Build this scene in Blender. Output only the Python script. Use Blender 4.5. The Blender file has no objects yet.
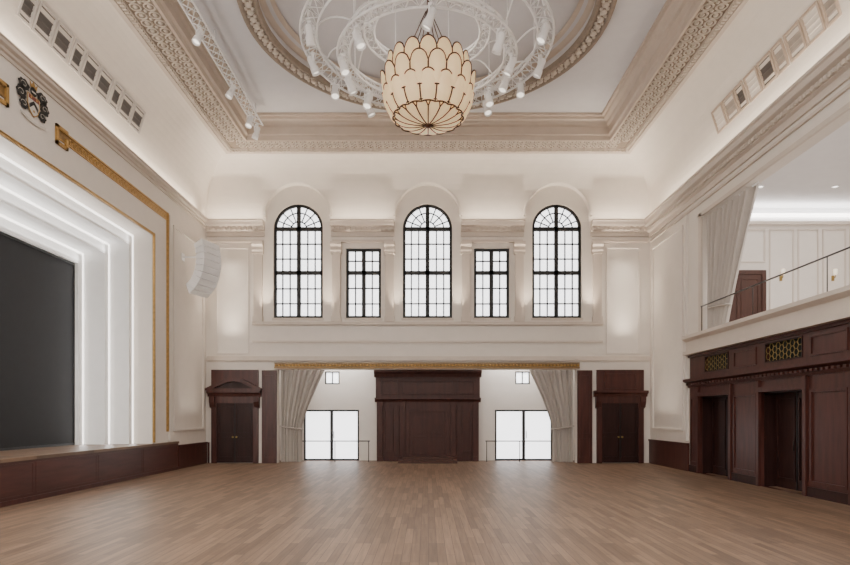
import bpy, bmesh, math, random
from mathutils import Vector, Matrix, Euler
random.seed(4)
C = bpy.context.scene.collection
PI = math.pi
EYE = 1.81

# ------------------------------------------------------------------ materials
def lin(c):
    return tuple(((v/255)/12.92 if v/255 <= .04045 else ((v/255+.055)/1.055)**2.4) for v in c)
def M(name, rgb, rough=.6, metal=0, var=.05, scale=(3,3,3), emit=0, ergb=None, spec=.5):
    m = bpy.data.materials.new(name); m.use_nodes = True
    nt = m.node_tree; b = nt.nodes['Principled BSDF']
    tc = nt.nodes.new('ShaderNodeTexCoord'); mp = nt.nodes.new('ShaderNodeMapping')
    mp.inputs['Scale'].default_value = scale
    nz = nt.nodes.new('ShaderNodeTexNoise'); nz.inputs['Scale'].default_value = 1.0; nz.inputs['Detail'].default_value = 4
    cr = nt.nodes.new('ShaderNodeValToRGB')
    c = lin(rgb)
    cr.color_ramp.elements[0].position = .3; cr.color_ramp.elements[1].position = .7
    cr.color_ramp.elements[0].color = (*[v*(1-var) for v in c], 1)
    cr.color_ramp.elements[1].color = (*[min(1, v*(1+var)) for v in c], 1)
    nt.links.new(tc.outputs['Object'], mp.inputs['Vector']); nt.links.new(mp.outputs['Vector'], nz.inputs['Vector'])
    nt.links.new(nz.outputs['Fac'], cr.inputs['Fac']); nt.links.new(cr.outputs['Color'], b.inputs['Base Color'])
    b.inputs['Roughness'].default_value = rough; b.inputs['Metallic'].default_value = metal
    b.inputs['Specular IOR Level'].default_value = spec
    if emit:
        b.inputs['Emission Strength'].default_value = emit
        if ergb: b.inputs['Emission Color'].default_value = (*lin(ergb), 1)
        else: nt.links.new(cr.outputs['Color'], b.inputs['Emission Color'])
    return m
WALL = M('warm_white_plaster', (227,219,210), .7, var=.02)
COVE = M('cream_cove_plaster', (231,224,215), .7, var=.02)
CEIL = M('ceiling_plaster', (220,219,221), .75, var=.02)
DOME = M('dome_plaster', (209,206,207), .75, var=.02)
TRIM = M('moulding_paint', (207,195,183), .55, var=.03)
TAN = M('tan_coffer_paint', (201,186,171), .55, var=.04)
RELIEF = M('relief_plaster', (208,197,184), .6, var=.08, scale=(9,9,9))
GROUND = M('relief_ground', (148,134,119), .7, var=.1, scale=(9,9,9))
WHITE = M('white_metal_paint', (250,250,250), .4, var=.02)
PROS = M('proscenium_white', (247,246,244), .6, var=.02)
WOOD = M('dark_mahogany', (74,41,35), .38, var=.28, scale=(9,9,1.2), spec=.38)
WOOD2 = M('darker_mahogany', (49,28,25), .45, var=.25, scale=(9,9,1.2), spec=.25)  # mahogany colour deepened to suggest shade in the door recesses
WOODP = M('portal_wood', (69,38,32), .42, var=.26, scale=(9,9,1.2), spec=.32)
WOODH = M('mahogany_horizontal', (79,45,38), .38, var=.25, scale=(9,1.0,9), spec=.38)
WOODR = M('brown_door_wood', (74,48,40), .45, var=.2, scale=(9,9,1.2), spec=.3)
BLACK = M('black_screen_cloth', (34,34,36), .85, var=.06)
FRAME = M('black_window_steel', (22,21,22), .5, var=.1)
GOLD = M('gilded_moulding', (186,148,86), .4, metal=.5, var=.2, scale=(12,12,12))
GOLD2 = M('antique_gold', (140,110,66), .42, metal=.4, var=.25, scale=(5,12,12))
BRASS = M('brass_lattice', (160,135,78), .4, metal=.5, var=.1)
BRONZE = M('bronze_rim', (82,50,27), .45, metal=.3, var=.15)
CURT = M('grey_drape_cloth', (190,182,174), .85, var=.05, scale=(14,14,2))
PANE = M('bright_daylit_pane', (246,247,250), .3, var=.05, scale=(1.5,1.5,2.5), emit=3.2)  # the pane's own emission stands in for daylight from outside
LED = M('led_strip', (255,250,245), .5, var=.01, emit=2.6)
COVELED = M('cove_strip', (255,250,245), .5, var=.01, emit=3)
LAMPGLOW = M('cream_glass', (226,202,164), .45, var=.14, scale=(2,2,2), emit=.52, ergb=(255,211,152))
LENS = M('lamp_lens', (255,246,232), .3, var=.01, emit=1.6)
SHADE = M('sconce_shade', (246,232,210), .4, var=.02, emit=.7)
VENT = M('vent_grey', (92,88,86), .6, var=.08)
VFRAME = M('vent_frame_paint', (205,199,194), .6, var=.03)
VTAN = M('vent_frame_beige', (190,173,156), .6, var=.04)
DARKV = M('vent_dark', (92,86,82), .7, var=.1)  # dark panel tone for some right-cove vents
MIDV = M('vent_mid', (168,158,148), .7, var=.1)
JOINT = M('speaker_joint_grey', (118,116,114), .6, var=.05)
GRILLE = M('speaker_grille', (228,227,226), .6, var=.04)
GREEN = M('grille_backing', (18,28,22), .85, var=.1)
REDS = M('shield_red', (120,40,34), .5, var=.1)
CHAR = M('crest_charcoal', (24,23,24), .6, var=.2, scale=(12,12,12))
RIB = M('ribbon_white', (206,200,190), .6, var=.05)
STEEL = M('dark_steel', (60,56,54), .35, metal=.6, var=.1)
CARPET = M('balcony_carpet', (196,186,178), .9, var=.06, scale=(20,20,20))

def floor_mat():
    m = bpy.data.materials.new('oak_strip_floor'); m.use_nodes = True
    nt = m.node_tree; b = nt.nodes['Principled BSDF']; N = nt.nodes.new; L = nt.links.new
    tc = N('ShaderNodeTexCoord'); mp = N('ShaderNodeMapping'); mp.inputs['Rotation'].default_value = (0,0,PI/2)
    L(tc.outputs['Object'], mp.inputs['Vector'])
    br = N('ShaderNodeTexBrick'); br.inputs['Scale'].default_value = 1; br.inputs['Brick Width'].default_value = 1.1
    br.inputs['Row Height'].default_value = .115; br.inputs['Mortar Size'].default_value = .003; br.offset = .37; br.offset_frequency = 3
    br.inputs['Color1'].default_value = (*lin((138,112,91)),1); br.inputs['Color2'].default_value = (*lin((106,85,69)),1)
    br.inputs['Mortar'].default_value = (*lin((74,58,47)),1)
    L(mp.outputs['Vector'], br.inputs['Vector'])
    mp2 = N('ShaderNodeMapping'); mp2.inputs['Scale'].default_value = (26,1.3,1); L(tc.outputs['Object'], mp2.inputs['Vector'])
    nz = N('ShaderNodeTexNoise'); nz.inputs['Scale'].default_value = 1; nz.inputs['Detail'].default_value = 5; L(mp2.outputs['Vector'], nz.inputs['Vector'])
    cr = N('ShaderNodeValToRGB'); cr.color_ramp.elements[0].color = (.76,.76,.76,1); cr.color_ramp.elements[1].color = (1.12,1.12,1.12,1)
    cr.color_ramp.elements[0].position = .3; cr.color_ramp.elements[1].position = .7
    L(nz.outputs['Fac'], cr.inputs['Fac'])
    mx = N('ShaderNodeMix'); mx.data_type = 'RGBA'; mx.blend_type = 'MULTIPLY'; mx.inputs[0].default_value = 1
    L(br.outputs['Color'], mx.inputs[6]); L(cr.outputs['Color'], mx.inputs[7]); L(mx.outputs[2], b.inputs['Base Color'])
    b.inputs['Roughness'].default_value = .46; b.inputs['Specular IOR Level'].default_value = .4
    return m
FLOOR = floor_mat()

# ------------------------------------------------------------------ mesh helpers
class Wl:                      # a wall context: u along the wall, v up, d out of the wall into the room
    def __init__(s, k, at): s.k = k; s.at = at
    def pt(s, u, v, d):
        if s.k == 'B': return Vector((u, s.at-d, v))
        if s.k == 'L': return Vector((s.at+d, u, v))
        if s.k == 'R': return Vector((s.at-d, u, v))
        if s.k == 'C': return Vector((u, v, s.at-d))     # ceiling: d downwards
B = Wl('B', 23.0); L_ = Wl('L', -8.5); R_ = Wl('R', 8.58); P_ = Wl('R', 8.68); A_ = Wl('B', 24.3); CE = Wl('C', 12.15)

def ev_mesh(o):
    dg = bpy.context.evaluated_depsgraph_get(); dg.update()
    return bpy.data.meshes.new_from_object(o.evaluated_get(dg))
def plate_mesh(outer, holes, t):
    cu = bpy.data.curves.new('tmpc', 'CURVE'); cu.dimensions = '2D'; cu.fill_mode = 'BOTH'; cu.extrude = t/2
    for poly in [outer]+list(holes):
        sp = cu.splines.new('POLY'); sp.points.add(len(poly)-1)
        for i, p in enumerate(poly): sp.points[i].co = (p[0], p[1], 0, 1)
        sp.use_cyclic_u = True
    o = bpy.data.objects.new('tmpo', cu); C.objects.link(o)
    me = ev_mesh(o); bpy.data.objects.remove(o); bpy.data.curves.remove(cu)
    return me
def rect(a, b, c, d): return [(a,c),(b,c),(b,d),(a,d)]
def arch(cx, hw, z0, zs, n=20):
    return [(cx-hw,z0),(cx+hw,z0)] + [(cx+hw*math.cos(PI*i/n), zs+hw*math.sin(PI*i/n)) for i in range(n+1)]
def circle(cx, cy, r, n=64): return [(cx+r*math.cos(2*PI*i/n), cy+r*math.sin(2*PI*i/n)) for i in range(n)]

class MB:
    def __init__(s): s.bm = bmesh.new()
    def hexa(s, P):
        v = [s.bm.verts.new(p) for p in P]
        for f in ((0,1,2,3),(7,6,5,4),(0,4,5,1),(1,5,6,2),(2,6,7,3),(3,7,4,0)): s.bm.faces.new([v[i] for i in f])
        return s
    def box(s, x0,x1,y0,y1,z0,z1):
        return s.hexa([(x0,y0,z0),(x1,y0,z0),(x1,y1,z0),(x0,y1,z0),(x0,y0,z1),(x1,y0,z1),(x1,y1,z1),(x0,y1,z1)])
    def wbox(s, W, u0,u1,v0,v1,d0,d1):
        return s.hexa([W.pt(*p) for p in ((u0,v0,d0),(u1,v0,d0),(u1,v0,d1),(u0,v0,d1),(u0,v1,d0),(u1,v1,d0),(u1,v1,d1),(u0,v1,d1))])
    def wframe(s, W, u0,u1,v0,v1,w,d0,d1):
        s.wbox(W,u0,u0+w,v0,v1,d0,d1); s.wbox(W,u1-w,u1,v0,v1,d0,d1)
        s.wbox(W,u0+w,u1-w,v0,v0+w,d0,d1); s.wbox(W,u0+w,u1-w,v1-w,v1,d0,d1); return s
    def wplate(s, W, outer, holes, d0, d1):
        me = plate_mesh(outer, holes, abs(d1-d0)); n0 = len(s.bm.verts)
        s.bm.from_mesh(me); bpy.data.meshes.remove(me); s.bm.verts.ensure_lookup_table()
        md = (d0+d1)/2
        for v in s.bm.verts[n0:]: v.co = W.pt(v.co.x, v.co.y, md+v.co.z)
        return s
    def prism(s, A, Bq):       # two matching polygons
        a = [s.bm.verts.new(p) for p in A]; b = [s.bm.verts.new(p) for p in Bq]; n = len(a)
        s.bm.faces.new(a); s.bm.faces.new(b[::-1])
        for i in range(n): s.bm.faces.new((a[i], b[i], b[(i+1)%n], a[(i+1)%n]))
        return s
    def wprism(s, W, prof, u0, u1):      # profile (d,v) run along u
        return s.prism([W.pt(u0,v,d) for d,v in prof], [W.pt(u1,v,d) for d,v in prof])
    def tube(s, path, r, n=8, closed=False):
        path = [Vector(p) for p in path]; m = len(path); rings = []; ref = None
        for i in range(m):
            if closed: t = path[(i+1)%m]-path[i-1]
            else: t = path[min(i+1,m-1)]-path[max(i-1,0)]
            t.normalize()
            if ref is None: ref = Vector((0,0,1)) if abs(t.z) < .9 else Vector((1,0,0))
            a = t.cross(ref)
            if a.length < 1e-4: a = t.orthogonal()
            a.normalize(); b = a.cross(t); ref = b.copy() if not closed else ref
            rings.append([s.bm.verts.new(path[i]+r*(math.cos(2*PI*k/n)*a+math.sin(2*PI*k/n)*b)) for k in range(n)])
        for i in range(m if closed else m-1):
            A, Q = rings[i], rings[(i+1)%m]
            for k in range(n):
                f = s.bm.faces.new((A[k],A[(k+1)%n],Q[(k+1)%n],Q[k])); f.smooth = True
        if not closed: s.bm.faces.new(rings[0][::-1]); s.bm.faces.new(rings[-1])
        return s
    def lathe(s, prof, cx, cy, n=48, smooth=True):
        rings = [[s.bm.verts.new((cx+r*math.cos(2*PI*k/n), cy+r*math.sin(2*PI*k/n), z)) for k in range(n)] for r,z in prof]
        for A, Q in zip(rings, rings[1:]):
            for k in range(n):
                f = s.bm.faces.new((A[k],A[(k+1)%n],Q[(k+1)%n],Q[k])); f.smooth = smooth
        return s
    def grid(s, fn, nu, nv):
        V = [[s.bm.verts.new(fn(i/nu, j/nv)) for i in range(nu+1)] for j in range(nv+1)]
        for j in range(nv):
            for i in range(nu):
                f = s.bm.faces.new((V[j][i],V[j][i+1],V[j+1][i+1],V[j+1][i])); f.smooth = True
        return s
    def blob(s, c, sx, sy, sz, nu=8, nv=5):
        r = bmesh.ops.create_uvsphere(s.bm, u_segments=nu, v_segments=nv, radius=1)
        for v in r['verts']: v.co = Vector((c[0]+v.co.x*sx, c[1]+v.co.y*sy, c[2]+v.co.z*sz))
        for v in r['verts']:
            for f in v.link_faces: f.smooth = True
        return s
    def torus(s, c, R, r, ax=None, n=14, k=5):
        return s.tube([(c[0]+R*math.cos(2*PI*i/n), c[1]+R*math.sin(2*PI*i/n), c[2]) for i in range(n)], r, k, True)

ABS = {}
def build(mb, name, mat, parent=None, off=None, recalc=True):
    bm = mb.bm if isinstance(mb, MB) else mb
    if recalc: bmesh.ops.recalc_face_normals(bm, faces=bm.faces)
    if parent is not None: off = ABS[parent.name]
    elif off is None:
        xs = [v.co for v in bm.verts]
        mn = Vector([min(p[i] for p in xs) for i in range(3)]); mxx = Vector([max(p[i] for p in xs) for i in range(3)])
        off = Vector(((mn.x+mxx.x)/2, (mn.y+mxx.y)/2, mn.z))
    off = Vector(off)
    for v in bm.verts: v.co -= off
    me = bpy.data.meshes.new(name); bm.to_mesh(me); bm.free()
    me.materials.append(mat)
    o = bpy.data.objects.new(name, me); C.objects.link(o)
    if parent is not None: o.parent = parent
    else: o.location = off
    ABS[o.name] = off
    return o
def struct(mb, name, mat, label=None, cat=None):
    o = build(mb, name, mat); o['kind'] = 'structure'
    return o
def tag(o, label, cat, group=None):
    o['label'] = label; o['category'] = cat
    if group: o['group'] = group
    return o
def thing(name, loc, label, cat, group=None):
    o = bpy.data.objects.new(name, None); C.objects.link(o); o.location = loc; o.empty_display_size = .2
    ABS[o.name] = Vector(loc); return tag(o, label, cat, group)
def dup(root, loc, rot, label):
    def cp(o, par):
        c = o.copy(); C.objects.link(c)
        if par: c.parent = par
        for ch in o.children: cp(ch, c)
        return c
    r = cp(root, None); r.location = loc; r.rotation_euler = rot; r['label'] = label
    return r
def boolean(bm, cutters):
    for cb in cutters:
        bmesh.ops.recalc_face_normals(bm, faces=bm.faces); bmesh.ops.recalc_face_normals(cb.bm, faces=cb.bm.faces)
        m1 = bpy.data.meshes.new('t1'); bm.to_mesh(m1); m2 = bpy.data.meshes.new('t2'); cb.bm.to_mesh(m2); cb.bm.free()
        a = bpy.data.objects.new('ta', m1); b = bpy.data.objects.new('tb', m2); C.objects.link(a); C.objects.link(b)
        md = a.modifiers.new('b', 'BOOLEAN'); md.operation = 'DIFFERENCE'; md.solver = 'EXACT'; md.object = b
        me = ev_mesh(a); bm.clear(); bm.from_mesh(me)
        bpy.data.objects.remove(a); bpy.data.objects.remove(b)
        for m in (m1, m2, me): bpy.data.meshes.remove(m)
    return bm
TN = [0]
def trim(mb, mat):
    TN[0] += 1; return struct(mb, 'trim_%d' % TN[0], mat)

# ------------------------------------------------------------------ camera
cam = bpy.data.cameras.new('camera'); co = bpy.data.objects.new('camera', cam); C.objects.link(co)
co.location = (0,0,EYE); co.rotation_euler = (PI/2,0,0)
cam.sensor_width = 36; cam.sensor_fit = 'HORIZONTAL'; cam.lens = 598/850*36
cam.shift_y = (463-26*EYE-282.5)/850; cam.shift_x = -2/850
bpy.context.scene.camera = co

# ------------------------------------------------------------------ floor / walls
struct(MB().box(-8.9,9.4,-3.2,24.6,-.2,0), 'floor', FLOOR)
WC = [-4.96, .02, 5.0]
SM = [(-3.12,-1.77),(1.81,3.17)]
BX = 17.5      # far side of the balcony room
wb = MB().wbox(B,-8.9,BX+.2,0,9.27,-.3,0)
def recess_cut():      # the lunettes that the arches cut into the cove, down to the wall face only
    m = MB()
    for c in WC: m.wplate(B, arch(c,1.23,9.1,9.47,28), [], 3, -.06)
    return m
def win_cut():
    m = MB()
    for c in WC: m.wplate(B, arch(c,.95,5.58,9.04), [], 2.5, -1)
    return m
rest = MB()
for a,b in SM: rest.wbox(B,a,b,5.58,8.27,-1,1)
rest.wbox(B,-5.75,5.75,-.5,3.6,-1,1)
boolean(wb.bm, [win_cut(), rest])
wall_back = struct(wb, 'wall_back', WALL)

HOLES = [(5.5,18.5,.92,7.4),(5.75,18.25,.92,7.05),(6.0,18.0,.92,6.7),(6.25,17.75,.92,6.34)]
wall_left = struct(MB().wplate(L_, rect(-3.2,23,0,9.27), [rect(*HOLES[0])], 0, -.6), 'wall_left', WALL)
pd = [-.6,-1.2,-1.85,-1.95]
steps = []
for i in (1,2,3):
    steps.append(trim(MB().wplate(L_, rect(4.8,19,.3,7.9), [rect(*HOLES[i])], pd[i-1], pd[i]), PROS))
for i in (0,1,2):
    u0,u1,v0,v1 = HOLES[i]; d = pd[i]; w = .05
    m = MB().wbox(L_,u1-w,u1,v0,v1,d+.002,d+.02); m.wbox(L_,u0,u0+w,v0,v1,d+.002,d+.02); m.wbox(L_,u0+w,u1-w,v1-w,v1,d+.002,d+.02)
    build(m, 'led_strip', LED, steps[i])
wall_right = struct(MB().wplate(R_, [(-3.2,3.78),(19.55,3.78),(19.55,0),(23,0),(23,9.27),(-3.2,9.27)], [rect(4,18.6,4.36,8.03)], 0, -.32), 'wall_right', WALL)
struct(MB().box(-8.9,8.9,-3.4,-3.2,0,11.6), 'wall_front', WALL)
# ceiling with round opening, flat front part, coves
ce = MB().wplate(CE, rect(-6.0,6.08,10.5,20.5), [circle(0,15.5,4.3)], 0, -.06)
ce.box(-8.9,8.9,-3.2,9.25,11.44,11.6)
ceiling = struct(ce, 'ceiling', CEIL)
def covep(n=14):
    pts = []
    for i in range(n+1):
        t = i/n*PI/2
        pts.append((1.2*(1-math.cos(t)), 9.27+2.17*math.sin(t)))
    return pts + [(1.2,11.62),(-.3,11.62),(-.3,9.27)]
cb = MB().wprism(B, covep(), -8.8, 8.88)
boolean(cb.bm, [recess_cut(), win_cut()])
build(cb, 'cove', COVE, ceiling)
build(MB().wprism(L_, covep(), -3.2, 23), 'cove', COVE, ceiling)
build(MB().wprism(R_, covep(), -3.2, 23), 'cove', COVE, ceiling)
# dome
build(MB().lathe([(4.3,12.15),(4.3,12.5),(4.05,12.5),(4.05,12.62)] + [(4.05-.001-3.9*i/12, 12.62+1.1*(1-((4.05-3.9*i/12)/4.05)**2)) for i in range(13)] + [(.001,13.73)], 0,15.5, 72), 'dome', DOME, ceiling)
build(MB().lathe([(4.31,12.4),(4.2,12.4),(4.16,12.5),(4.0,12.52),(3.96,12.62)], 0,15.5, 72), 'dome_moulding', TAN, ceiling)
# coffer frame (rectangular sweep)
def coffer(prof):
    m = MB(); rings = []
    for o,z in prof:
        rings.append([m.bm.verts.new(p) for p in ((-7.3+o,9.2+o,z),(7.38-o,9.2+o,z),(7.38-o,21.8-o,z),(-7.3+o,21.8-o,z))])
    for A,Q in zip(rings, rings[1:]):
        for k in range(4): m.bm.faces.new((A[k],A[(k+1)%4],Q[(k+1)%4],Q[k]))
    return m
trim(coffer([(-.05,11.5),(-.02,11.37),(.1,11.37),(.12,11.42),(.26,11.42),(.26,11.46)]), TRIM)
trim(coffer([(.95,11.46),(.95,11.38),(1.02,11.38),(1.04,11.52),(1.1,11.56),(1.1,11.82),(1.17,11.86),(1.2,11.95),(1.3,12.0),(1.32,12.07),(1.42,12.07),(1.42,12.16)]), TAN)
gl = trim(coffer([(.26,11.46),(.95,11.46)]), GROUND)
m = MB(); q = MB()
def rosette(x, y):
    m.torus((x,y,11.445), .125, .026, n=10, k=4)
    q.blob((x,y,11.45), .065,.065,.035, 7, 4)
def sprig(x, y): q.blob((x,y,11.45), .05,.05,.03, 6, 4)
n = 46
for i in range(n):
    for r_ in (-.165,.165): rosette(-6.72+13.52*(i+.5)/n, 21.2+r_)
    sprig(-6.72+13.52*i/n, 21.2)
for i in range(40):
    for x in (-6.7, 6.78):
        for r_ in (-.165,.165): rosette(x+r_, 20.85-.294*i)
        sprig(x, 20.7-.294*i)
for k in range(120):
    x = -7.15+14.38*k/119; m.box(x-.035,x+.035,21.56,21.66,11.36,11.42)
for k in range(95):
    y = 21.5-.12*k
    for x in (-7.11,7.19): m.box(x-.05,x+.05,y-.035,y+.035,11.36,11.42)
build(m, 'guilloche_ring', RELIEF, gl); build(q, 'rosette', RELIEF, gl)
# ring moulding round the dome
rg = trim(MB().lathe([(4.25,12.2),(4.25,12.06),(4.34,12.04),(4.36,12.09),(4.62,12.09),(4.64,12.04),(4.74,12.05),(4.78,12.16)],0,15.5,96), GROUND)
m = MB(); q = MB()
for k in range(100):
    a = 2*PI*k/100; r = 4.5
    m.blob((r*math.cos(a), 15.5+r*math.sin(a), 12.08), .1,.1,.06, 8, 5)
    a2 = a+PI/100
    for rr in (4.42,4.58): q.blob((rr*math.cos(a2), 15.5+rr*math.sin(a2), 12.08), .055,.055,.05, 6, 4)
build(m, 'leaf_relief', RELIEF, rg); build(q, 'bead_relief', RELIEF, rg)

# ------------------------------------------------------------------ cornices
def cprof(z1, h, p): return [(0,z1-h),(.16*p,z1-h),(.16*p,z1-.72*h),(.4*p,z1-.66*h),(.4*p,z1-.42*h),(.78*p,z1-.34*h),(.86*p,z1-.14*h),(p,z1-.1*h),(p,z1),(0,z1)]
SEG = [(-8.45,-6.24),(-3.68,-1.26),(1.30,3.72),(6.28,8.53)]
for a,b in SEG:
    t = trim(MB().wprism(B, cprof(9.27,.56,.38), a, b), TRIM)
    m = MB(); n = int((b-a)/.2)
    for k in range(n):
        x = a+(b-a)*(k+.5)/n; m.wbox(B,x-.055,x+.055,8.92,9.03,.13,.23)
    build(m, 'dentil_course', TRIM, t)
    build(MB().wbox(B,a+.05,b-.05,8.47,8.56,0,.12), 'astragal', TRIM, t)
t = trim(MB().wprism(L_, cprof(9.27,.26,.22), -3.2, 22.95), TRIM)
t = trim(MB().wprism(R_, cprof(9.27,.62,.36), -3.2, 22.95), TRIM)
m = MB()
for k in range(120):
    y = 6+.14*k; m.wbox(R_,y-.045,y+.045,8.88,8.98,.12,.22)
build(m, 'dentil_course', TRIM, t)
build(MB().wbox(R_,-3,22.9,8.45,8.52,0,.06), 'astragal', TRIM, t)
# back wall mouldings
for c in WC:     # arch mouldings, only above cornice level
    ring = [(c+1.31*math.cos(PI*i/24), 9.47+1.31*math.sin(PI*i/24)) for i in range(25)] + [(c+1.225*math.cos(PI*(24-i)/24), 9.47+1.225*math.sin(PI*(24-i)/24)) for i in range(25)]
    trim(MB().wplate(B, ring, [], -.1, .2), COVE)
m = MB().wbox(B,-6.7,6.75,5.3,5.42,0,.13); trim(m, TRIM)
m = MB().wbox(B,-6.7,6.75,4.62,4.7,0,.06).wbox(B,-8.45,8.53,3.92,4.04,0,.13).wbox(B,-8.45,8.53,4.04,4.1,0,.07); trim(m, TRIM)
for x in (-6.66,-3.66,-1.62,1.32,3.36,6.35):      # flat pilasters with capital and base
    m = MB().wbox(B,x+.02,x+.34,5.42,8.2,0,.12).wbox(B,x-.01,x+.37,5.42,5.62,0,.16).wprism(B,[(0,8.02),(.14,8.02),(.14,8.1),(.17,8.16),(.17,8.28),(.24,8.36),(.25,8.47),(0,8.47)],x-.03,x+.39)
    t = trim(m, TRIM)
for a,b in ((-8.1,-6.85),(6.9,8.18)):
    t = trim(MB().wframe(B,a,b,4.2,8.3,.06,0,.04), WALL)
for W_, in ((L_,),(R_,)):
    m = MB().wframe(W_,20.0,22.7,1.3,8.2,.08,0,.05); m.wbox(W_,19.62,19.8,1.0,8.4,0,.08); trim(m, WALL)
gb = tag(build(MB().wbox(B,-5.85,5.85,3.7,3.8,0,.08).wbox(B,-5.85,5.85,3.63,3.68,.0,.12).wbox(B,-5.85,5.85,3.82,3.85,.0,.11), 'gilded_lintel', GOLD2), 'long ornate antique gold moulding across the top of the wide back wall opening', 'moulding')
m = MB()
for k in range(90):
    x = -5.8+11.6*k/89
    m.blob((x,22.915,3.75), .045,.03,.045, 7, 5)
build(m, 'bead_ornament', GOLD, gb)
# dark baseboards
struct(MB().wbox(B,-8.42,-8.36,0,.8,0,.06).wbox(L_,20.35,22.95,0,.76,0,.06).wbox(L_,20.35,22.95,.76,.82,0,.09), 'baseboard_left', WOOD)
struct(MB().wbox(R_,19.55,22.95,0,.86,0,.06).wbox(R_,19.55,22.95,.86,.92,0,.09), 'baseboard_right', WOOD)

# ------------------------------------------------------------------ windows
WN = [0]
def window(c, hw, z0, zs, arched):
    WN[0] += 1
    def shp(g): return arch(c,hw-g,z0+g,zs) if arched else rect(c-hw+g,c+hw-g,z0+g,zs-g)
    fr = struct(MB().wplate(B, shp(0), [shp(.1)], -.12, -.26), 'window_%d' % WN[0], FRAME)
    build(MB().wplate(B, shp(.05), [], -.2, -.21), 'pane', PANE, fr)
    m = MB(); k = MB()
    top = zs-.05
    k.wbox(B,c-.075,c+.075,z0+.05,zs+(hw-.05 if arched else -.05),-.12,-.24)
    if arched:
        k.wbox(B,c-hw+.05,c+hw-.05,zs-.075,zs+.075,-.12,-.24); k.wbox(B,c-hw+.05,c+hw-.05,7.27,7.42,-.12,-.24)
        for x in (c-hw*.66,c-hw*.36, c+hw*.36,c+hw*.66): m.wbox(B,x-.023,x+.023,z0+.05,zs,-.15,-.2)
        for i in range(1,6):
            if i != 3:
                z = z0+(zs-z0)*i/6; m.wbox(B,c-hw+.05,c+hw-.05,z-.023,z+.023,-.15,-.2)
        for r_ in (.3,.63): m.tube([B.pt(c+r_*math.cos(PI*i/16), zs+r_*math.sin(PI*i/16), -.175) for i in range(17)], .025, 6)
        for a in (22,45,68,112,135,158):
            ca, sa = math.cos(math.radians(a)), math.sin(math.radians(a))
            m.tube([B.pt(c+.3*ca, zs+.3*sa, -.175), B.pt(c+(hw-.05)*ca, zs+(hw-.05)*sa, -.175)], .024, 6)
    else:
        k.wbox(B,c-hw+.05,c+hw-.05,7.27,7.42,-.12,-.24)
        for x in (c-hw*.48, c+hw*.48): m.wbox(B,x-.023,x+.023,z0+.05,top,-.15,-.2)
        for z in (6.15,6.75,7.8): m.wbox(B,c-hw+.05,c+hw-.05,z-.023,z+.023,-.15,-.2)
    build(k, 'mullion', FRAME, fr); build(m, 'glazing_bar', FRAME, fr)
    build(MB().wbox(B,c-hw-.05,c+hw+.05,z0-.1,z0,-.28,.02), 'window_sill', TRIM, fr)
for c in WC: window(c,.95,5.58,9.04,True)
for a,b in SM: window((a+b)/2,(b-a)/2,5.58,8.27,False)

# ------------------------------------------------------------------ alcove behind the wide opening
al = MB().wbox(A_,-6.6,6.6,0,4.4,-.2,0); al.box(-6.6,-6.4,23.3,24.3,0,4.4); al.box(6.4,6.6,23.3,24.3,0,4.4)
cutm = MB()
GD = [(-5.0,-2.76),(2.76,5.1)]
for a,b in GD: cutm.wbox(A_,a,b,-.5,2.06,-1,.1)
for a in (-4.15,3.58): cutm.wbox(A_,a,a+.6,3.1,3.62,-1,.1)
boolean(al.bm, [cutm])
struct(al, 'wall_alcove', WALL)
struct(MB().box(-6.6,6.6,23.3,24.5,4.4,4.5), 'ceiling', CEIL)
DN = [0]
for a,b in GD:
    DN[0] += 1; md = (a+b)/2
    o = struct(MB().wframe(A_,a,b,0,2.06,.07,-.12,.0), 'door_%d' % DN[0], FRAME)
    build(MB().wbox(A_,a+.05,b-.05,.04,2.02,-.08,-.07), 'pane', PANE, o)
    build(MB().wbox(A_,md-.06,md+.06,.05,2.02,-.1,-.01), 'meeting_stile', FRAME, o)
    build(MB().tube([A_.pt(md+.1,.9,.03),A_.pt(md+.1,1.2,.03)],.015,8).tube([A_.pt(md+.1,.92,.03),A_.pt(md+.1,.92,-.04)],.012,6).tube([A_.pt(md+.1,1.18,.03),A_.pt(md+.1,1.18,-.04)],.012,6), 'handle', STEEL, o)
for a in (-4.15,3.58):
    WN[0] += 1
    o = struct(MB().wframe(A_,a,a+.6,3.1,3.62,.05,-.12,-.02), 'window_%d' % WN[0], FRAME)
    build(MB().wbox(A_,a+.03,a+.57,3.13,3.59,-.08,-.07), 'pane', PANE, o)
    build(MB().wbox(A_,a+.28,a+.32,3.13,3.59,-.1,-.03), 'glazing_bar', FRAME, o)
for a,b,lab in ((-5.0,-2.25,'slim dark guard rail left of the central wood portal'),(2.3,5.0,'slim dark guard rail right of the central wood portal')):
    r = thing('guard_rail', ((a+b)/2,23.55,0), lab, 'railing')
    build(MB().tube([(a,23.55,.82),(b,23.55,.82)],.02,8), 'handrail', STEEL, r)
    for k in range(3):
        x = a+.05+(b-a-.1)*k/2; build(MB().tube([(x,23.55,0),(x,23.55,.82)],.016,8), 'post', STEEL, r)
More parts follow.
